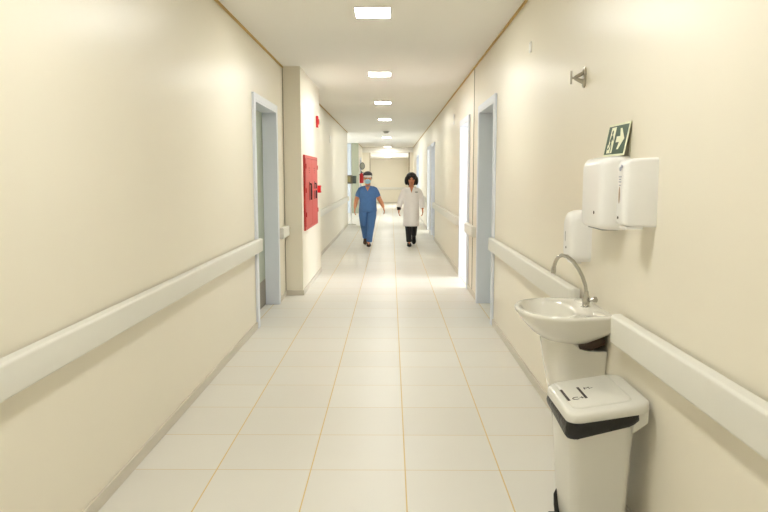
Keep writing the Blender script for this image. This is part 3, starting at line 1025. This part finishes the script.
# --- nurse in blue scrubs (coordinates relative to the feet, shifted to the world on build)
def nurse():
    ox, oy = -0.500, 15.0
    t = figure('person', (ox, oy, 0), 'person in blue scrubs, mask and dark cap walking with arms swinging', 'skin')
    O = lambda mb: mb      # blobs are built in figure coordinates under the root
    hc = (0.0, -0.02, 1.455)
    mb = MB()
    head(mb, hc)
    mb.tube([(0, 0.012, 1.22), (0, 0.005, 1.30), (0, -0.005, 1.40)], [0.062, 0.052, 0.052], 14)
    mb.tube([(0, 0, 0.78), (0, 0, 0.90), (0, 0, 1.05), (0, 0, 1.18), (0, 0.005, 1.26), (0, 0.01, 1.30)],
            [(0.15, 0.105), (0.155, 0.11), (0.142, 0.10), (0.158, 0.10), (0.13, 0.08), (0.06, 0.055)], 20, ref=(1, 0, 0))
    # swinging arms
    mb.tube([(-0.145, 0.01, 1.235), (-0.195, 0.02, 1.12), (-0.238, 0.035, 1.02), (-0.262, 0.01, 0.92), (-0.278, -0.025, 0.825)], [0.055, 0.054, 0.05, 0.044, 0.031], 14)
    hand(mb, (-0.278, -0.025, 0.825), (-0.290, -0.05, 0.67), (0, -1, 0))
    mb.tube([(0.145, 0.01, 1.235), (0.195, 0.02, 1.12), (0.245, 0.03, 1.02), (0.298, 0.0, 0.93), (0.335, -0.03, 0.84)], [0.055, 0.054, 0.05, 0.044, 0.031], 14)
    hand(mb, (0.335, -0.03, 0.84), (0.378, -0.07, 0.69), (0, -1, 0))
    # legs: image-right one forward, image-left one pushing off
    mb.tube([(0.082, 0, 0.84), (0.078, -0.05, 0.65), (0.055, -0.09, 0.46), (0.03, -0.11, 0.27), (0.012, -0.115, 0.085)], [0.088, 0.078, 0.056, 0.05, 0.036], 14)
    mb.tube([(0.012, -0.085, 0.055), (0.02, -0.16, 0.05), (0.026, -0.27, 0.035)], [0.036, 0.036, 0.026], 12)
    mb.tube([(-0.082, 0, 0.84), (-0.092, 0.01, 0.65), (-0.09, 0.04, 0.47), (-0.078, 0.16, 0.30), (-0.068, 0.26, 0.155)], [0.088, 0.078, 0.056, 0.05, 0.036], 14)
    mb.tube([(-0.068, 0.29, 0.12), (-0.066, 0.24, 0.07), (-0.064, 0.16, 0.035)], [0.034, 0.034, 0.024], 12)
    body = blob('body', mb, 0.0085, M['skin'], t, 2)
    eyes(tuple(Vector(hc) + Vector((ox, oy, 0))), t)
    # scrub top
    mb = MB()
    mb.tube([(0, 0, 0.745), (0, 0, 0.80), (0, 0, 0.95), (0, 0, 1.08), (0, 0, 1.19), (0, 0.008, 1.255), (0, 0.014, 1.295)],
            [(0.198, 0.148), (0.196, 0.146), (0.184, 0.136), (0.182, 0.13), (0.188, 0.12), (0.152, 0.098), (0.088, 0.07)], 24, ref=(1, 0, 0))
    for s in (-1, 1):
        mb.tube([(s * 0.09, 0.008, 1.255), (s * 0.145, 0.012, 1.215), (s * 0.183, 0.018, 1.14), (s * 0.212, 0.024, 1.06)], [0.05, 0.068, 0.072, 0.07], 16)
    blob('scrub_top', mb, 0.011, M['scrub'], t, 4)
    mb = MB()
    mb.prism([(-0.052, 1.285), (0.052, 1.285), (0.0, 1.185)], lambda x, z: (x, -0.135 + (1.19 - z) * -0.2, z), lambda x, z: (x, -0.02, z))
    bmesh.ops.translate(mb.bm, verts=mb.bm.verts, vec=(ox, oy + 0.012, 0))
    obj('neckline', mb, M['skin'], t, bev=0.004)
    # chest pocket and trouser creases keep to the cloth
    mb = MB()
    mb.tube([(0, 0, 0.90), (0, 0, 0.82), (0, 0, 0.74)], [(0.168, 0.122), (0.178, 0.132), (0.165, 0.125)], 20, ref=(1, 0, 0))
    mb.tube([(0.09, 0, 0.82), (0.088, -0.045, 0.66), (0.068, -0.085, 0.46), (0.045, -0.10, 0.27), (0.03, -0.10, 0.09)], [0.102, 0.098, 0.082, 0.07, 0.062], 16)
    mb.tube([(-0.09, 0, 0.82), (-0.10, 0.01, 0.66), (-0.095, 0.05, 0.47), (-0.078, 0.155, 0.31), (-0.066, 0.235, 0.16)], [0.102, 0.098, 0.08, 0.068, 0.06], 16)
    blob('trousers', mb, 0.011, M['scrub'], t, 4)
    w = Vector((ox, oy, 0))
    shoe('shoe', w + Vector((0.012, -0.075, 0.042)), w + Vector((0.028, -0.27, 0.028)), M['shoe'], t)
    shoe('shoe', w + Vector((-0.068, 0.285, 0.115)), w + Vector((-0.064, 0.145, 0.034)), M['shoe'], t)
    # bouffant cap, white visor band, mask
    mb = MB()
    mb.ell((0, 0.015, 1.53), (0.102, 0.115, 0.08))
    mb.ell((0, 0.06, 1.47), (0.098, 0.075, 0.08))
    blob('surgical_cap', mb, 0.009, M['cap'], t, 3)
    mb = MB()
    rings = []
    for zz, g in ((1.485, 0.0), (1.49, 0.004), (1.525, 0.004), (1.53, 0.0)):
        rings.append([(ox + (0.082 + g) * math.cos(a), oy - 0.012 + (0.102 + g) * math.sin(a), zz + 0.012 * math.sin(a)) for a in [2 * math.pi * k / 28 for k in range(28)]])
    mb.loft(rings)
    obj('visor_band', mb, M['white'], t, angle=70)
    mb = MB()
    mb.ell((0, -0.07, 1.395), (0.066, 0.058, 0.058))
    mb.ell((0, -0.09, 1.415), (0.045, 0.048, 0.035))
    mk = blob('face_mask', mb, 0.008, M['mask'], t, 3)
    for s in (-1, 1):
        mb = MB()
        for dz in (-0.015, 0.02):
            mb.tube([(ox + s * 0.058, oy - 0.07, 1.395 + dz), (ox + s * 0.085, oy - 0.01, 1.445 + dz * 0.8)], 0.003, 6)
        obj('ear_loop', mb, M['white'], mk)


nurse()


def doctor():
    ox, oy = 0.440, 15.0
    t = figure('person', (ox, oy, 0), 'person with black bob hair in white coat and black trousers, walking', 'skin2')
    hc = (0.0, -0.05, 1.425)
    mb = MB()
    head(mb, hc)
    mb.tube([(0, 0.015, 1.20), (0, 0.0, 1.28), (0, -0.03, 1.38)], [0.06, 0.05, 0.05], 14)
    mb.tube([(0, 0, 0.76), (0, 0, 0.88), (0, 0, 1.03), (0, 0, 1.15), (0, 0.005, 1.23), (0, 0.01, 1.27)],
            [(0.148, 0.10), (0.15, 0.105), (0.13, 0.095), (0.148, 0.095), (0.125, 0.078), (0.06, 0.055)], 20, ref=(1, 0, 0))
    mb.tube([(-0.14, 0.01, 1.215), (-0.19, 0.02, 1.10), (-0.23, 0.03, 1.0), (-0.255, 0.0, 0.9), (-0.268, -0.03, 0.80)], [0.048, 0.044, 0.038, 0.034, 0.026], 14)
    hand(mb, (-0.268, -0.03, 0.80), (-0.272, -0.05, 0.65), (0, -1, 0))
    mb.tube([(0.14, 0.01, 1.215), (0.185, 0.025, 1.10), (0.215, 0.04, 1.0), (0.235, 0.01, 0.9), (0.245, -0.03, 0.80)], [0.048, 0.044, 0.038, 0.034, 0.026], 14)
    hand(mb, (0.245, -0.03, 0.80), (0.247, -0.055, 0.65), (0, -1, 0))
    mb.tube([(-0.078, 0, 0.82), (-0.078, -0.05, 0.64), (-0.068, -0.09, 0.46), (-0.058, -0.11, 0.27), (-0.05, -0.115, 0.085)], [0.084, 0.074, 0.052, 0.046, 0.034], 14)
    mb.tube([(-0.05, -0.085, 0.055), (-0.048, -0.16, 0.05), (-0.046, -0.26, 0.034)], [0.034, 0.034, 0.025], 12)
    mb.tube([(0.078, 0, 0.82), (0.08, 0.0, 0.64), (0.072, 0.03, 0.46), (0.068, 0.17, 0.32), (0.066, 0.29, 0.21)], [0.084, 0.074, 0.052, 0.046, 0.034], 14)
    mb.tube([(0.066, 0.33, 0.18), (0.066, 0.30, 0.115), (0.065, 0.25, 0.045)], [0.032, 0.034, 0.024], 12)
    blob('body', mb, 0.0085, M['skin2'], t, 2)
    W = Vector((ox, oy, 0))
    eyes(tuple(Vector(hc) + W), t)
    m2 = MB(); m2.tube([W + Vector((-0.02, -0.137, 1.362)), W + Vector((0, -0.142, 1.361)), W + Vector((0.02, -0.137, 1.362))], [0.003, 0.006, 0.003], 8)
    obj('mouth', m2, M['lip'], t)
    # coat
    mb = MB()
    mb.tube([(0, -0.025, 0.425), (0, -0.02, 0.52), (0, -0.01, 0.75), (0, 0, 0.92), (0, 0, 1.03), (0, 0, 1.15), (0, 0.006, 1.215), (0, 0.012, 1.262)],
            [(0.172, 0.195), (0.171, 0.188), (0.17, 0.16), (0.16, 0.13), (0.156, 0.122), (0.172, 0.118), (0.145, 0.098), (0.085, 0.072)], 24, ref=(1, 0, 0))
    for s, el, wr in ((-1, (-0.23, 0.03, 1.0), (-0.266, -0.025, 0.825)), (1, (0.215, 0.04, 1.0), (0.244, -0.025, 0.815))):
        mb.tube([(s * 0.09, 0.008, 1.228), (s * 0.148, 0.012, 1.19), (s * 0.188, 0.022, 1.10), el, ((el[0] + wr[0]) / 2, (el[1] + wr[1]) / 2, (el[2] + wr[2]) / 2), wr],
                [0.048, 0.066, 0.068, 0.064, 0.06, 0.054], 16)
    ct = blob('coat', mb, 0.011, M['coat'], t, 4)
    mb = MB()
    mb.prism([(-0.042, 1.285), (0.042, 1.285), (0.0, 1.145)], lambda x, z: (ox + x, oy - 0.130 + (1.16 - z) * -0.22, z), lambda x, z: (ox + x, oy - 0.02, z))
    obj('neckline', mb, M['skin2'], t, bev=0.003)
    # lapels, front edge, buttons, pocket badge lie on the coat
    for s in (-1, 1):
        mb = MB()
        pts = [(s * 0.035, 1.255), (s * 0.085, 1.225), (s * 0.055, 1.16), (s * 0.004, 1.125)]
        mb.prism(pts, lambda x, z: (ox + x, oy - 0.118 - 0.016 * (1.26 - z) / 0.13, z), lambda x, z: (ox + x, oy - 0.06, z))
        obj('lapel', mb, M['coat'], ct, bev=0.004)
    for zz, yb in ((1.07, 0.136), (0.96, 0.143), (0.85, 0.155), (0.74, 0.176)):
        obj('button', MB().tube([(ox + 0.012, oy - 0.11, zz), (ox + 0.012, oy - yb, zz)], 0.009, 10), M['white'], ct)
    mb = MB()
    mb.box(ox + 0.075, ox + 0.135, oy - 0.118, oy - 0.07, 1.155, 1.172)
    obj('pocket_badge', mb, M['grey'], ct, bev=0.002)
    for s in (-1, 1):
        obj('pocket_edge', MB().box(ox + s * 0.055, ox + s * 0.13, oy - 0.15, oy - 0.09, 0.80, 0.812), M['coat'], ct, bev=0.004)
    # trousers
    mb = MB()
    mb.tube([(0, 0, 0.86), (0, 0, 0.74)], [(0.155, 0.11), (0.15, 0.115)], 18, ref=(1, 0, 0))
    mb.tube([(-0.08, 0, 0.80), (-0.078, -0.05, 0.64), (-0.07, -0.09, 0.46), (-0.058, -0.108, 0.27), (-0.05, -0.11, 0.09)], [0.088, 0.082, 0.07, 0.064, 0.058], 14)
    mb.tube([(0.08, 0, 0.80), (0.08, 0.0, 0.64), (0.072, 0.03, 0.46), (0.068, 0.165, 0.325), (0.066, 0.275, 0.215)], [0.088, 0.082, 0.068, 0.064, 0.058], 14)
    blob('trousers', mb, 0.01, M['dark'], t, 3)
    shoe('shoe', W + Vector((-0.05, -0.075, 0.042)), W + Vector((-0.046, -0.26, 0.028)), M['dark'], t)
    shoe('shoe', W + Vector((0.066, 0.335, 0.175)), W + Vector((0.065, 0.25, 0.042)), M['dark'], t)
    # black cuff on the wrist
    mb = MB(); mb.tube([W + Vector((-0.262, -0.02, 0.845)), W + Vector((-0.268, -0.03, 0.80)), W + Vector((-0.2685, -0.034, 0.775))], [0.05, 0.042, 0.036], 14)
    obj('cuff', mb, M['dark'], t)
    # bob hair
    mb = MB()
    mb.ell((0, 0.005, 1.48), (0.118, 0.122, 0.11))
    mb.ell((0, 0.045, 1.40), (0.138, 0.09, 0.11))
    for s in (-1, 1):
        mb.ell((s * 0.108, -0.015, 1.405), (0.042, 0.075, 0.095))
        mb.ell((s * 0.05, -0.108, 1.478), (0.052, 0.036, 0.05))
    blob('hair', mb, 0.009, M['hair'], t, 2)


doctor()
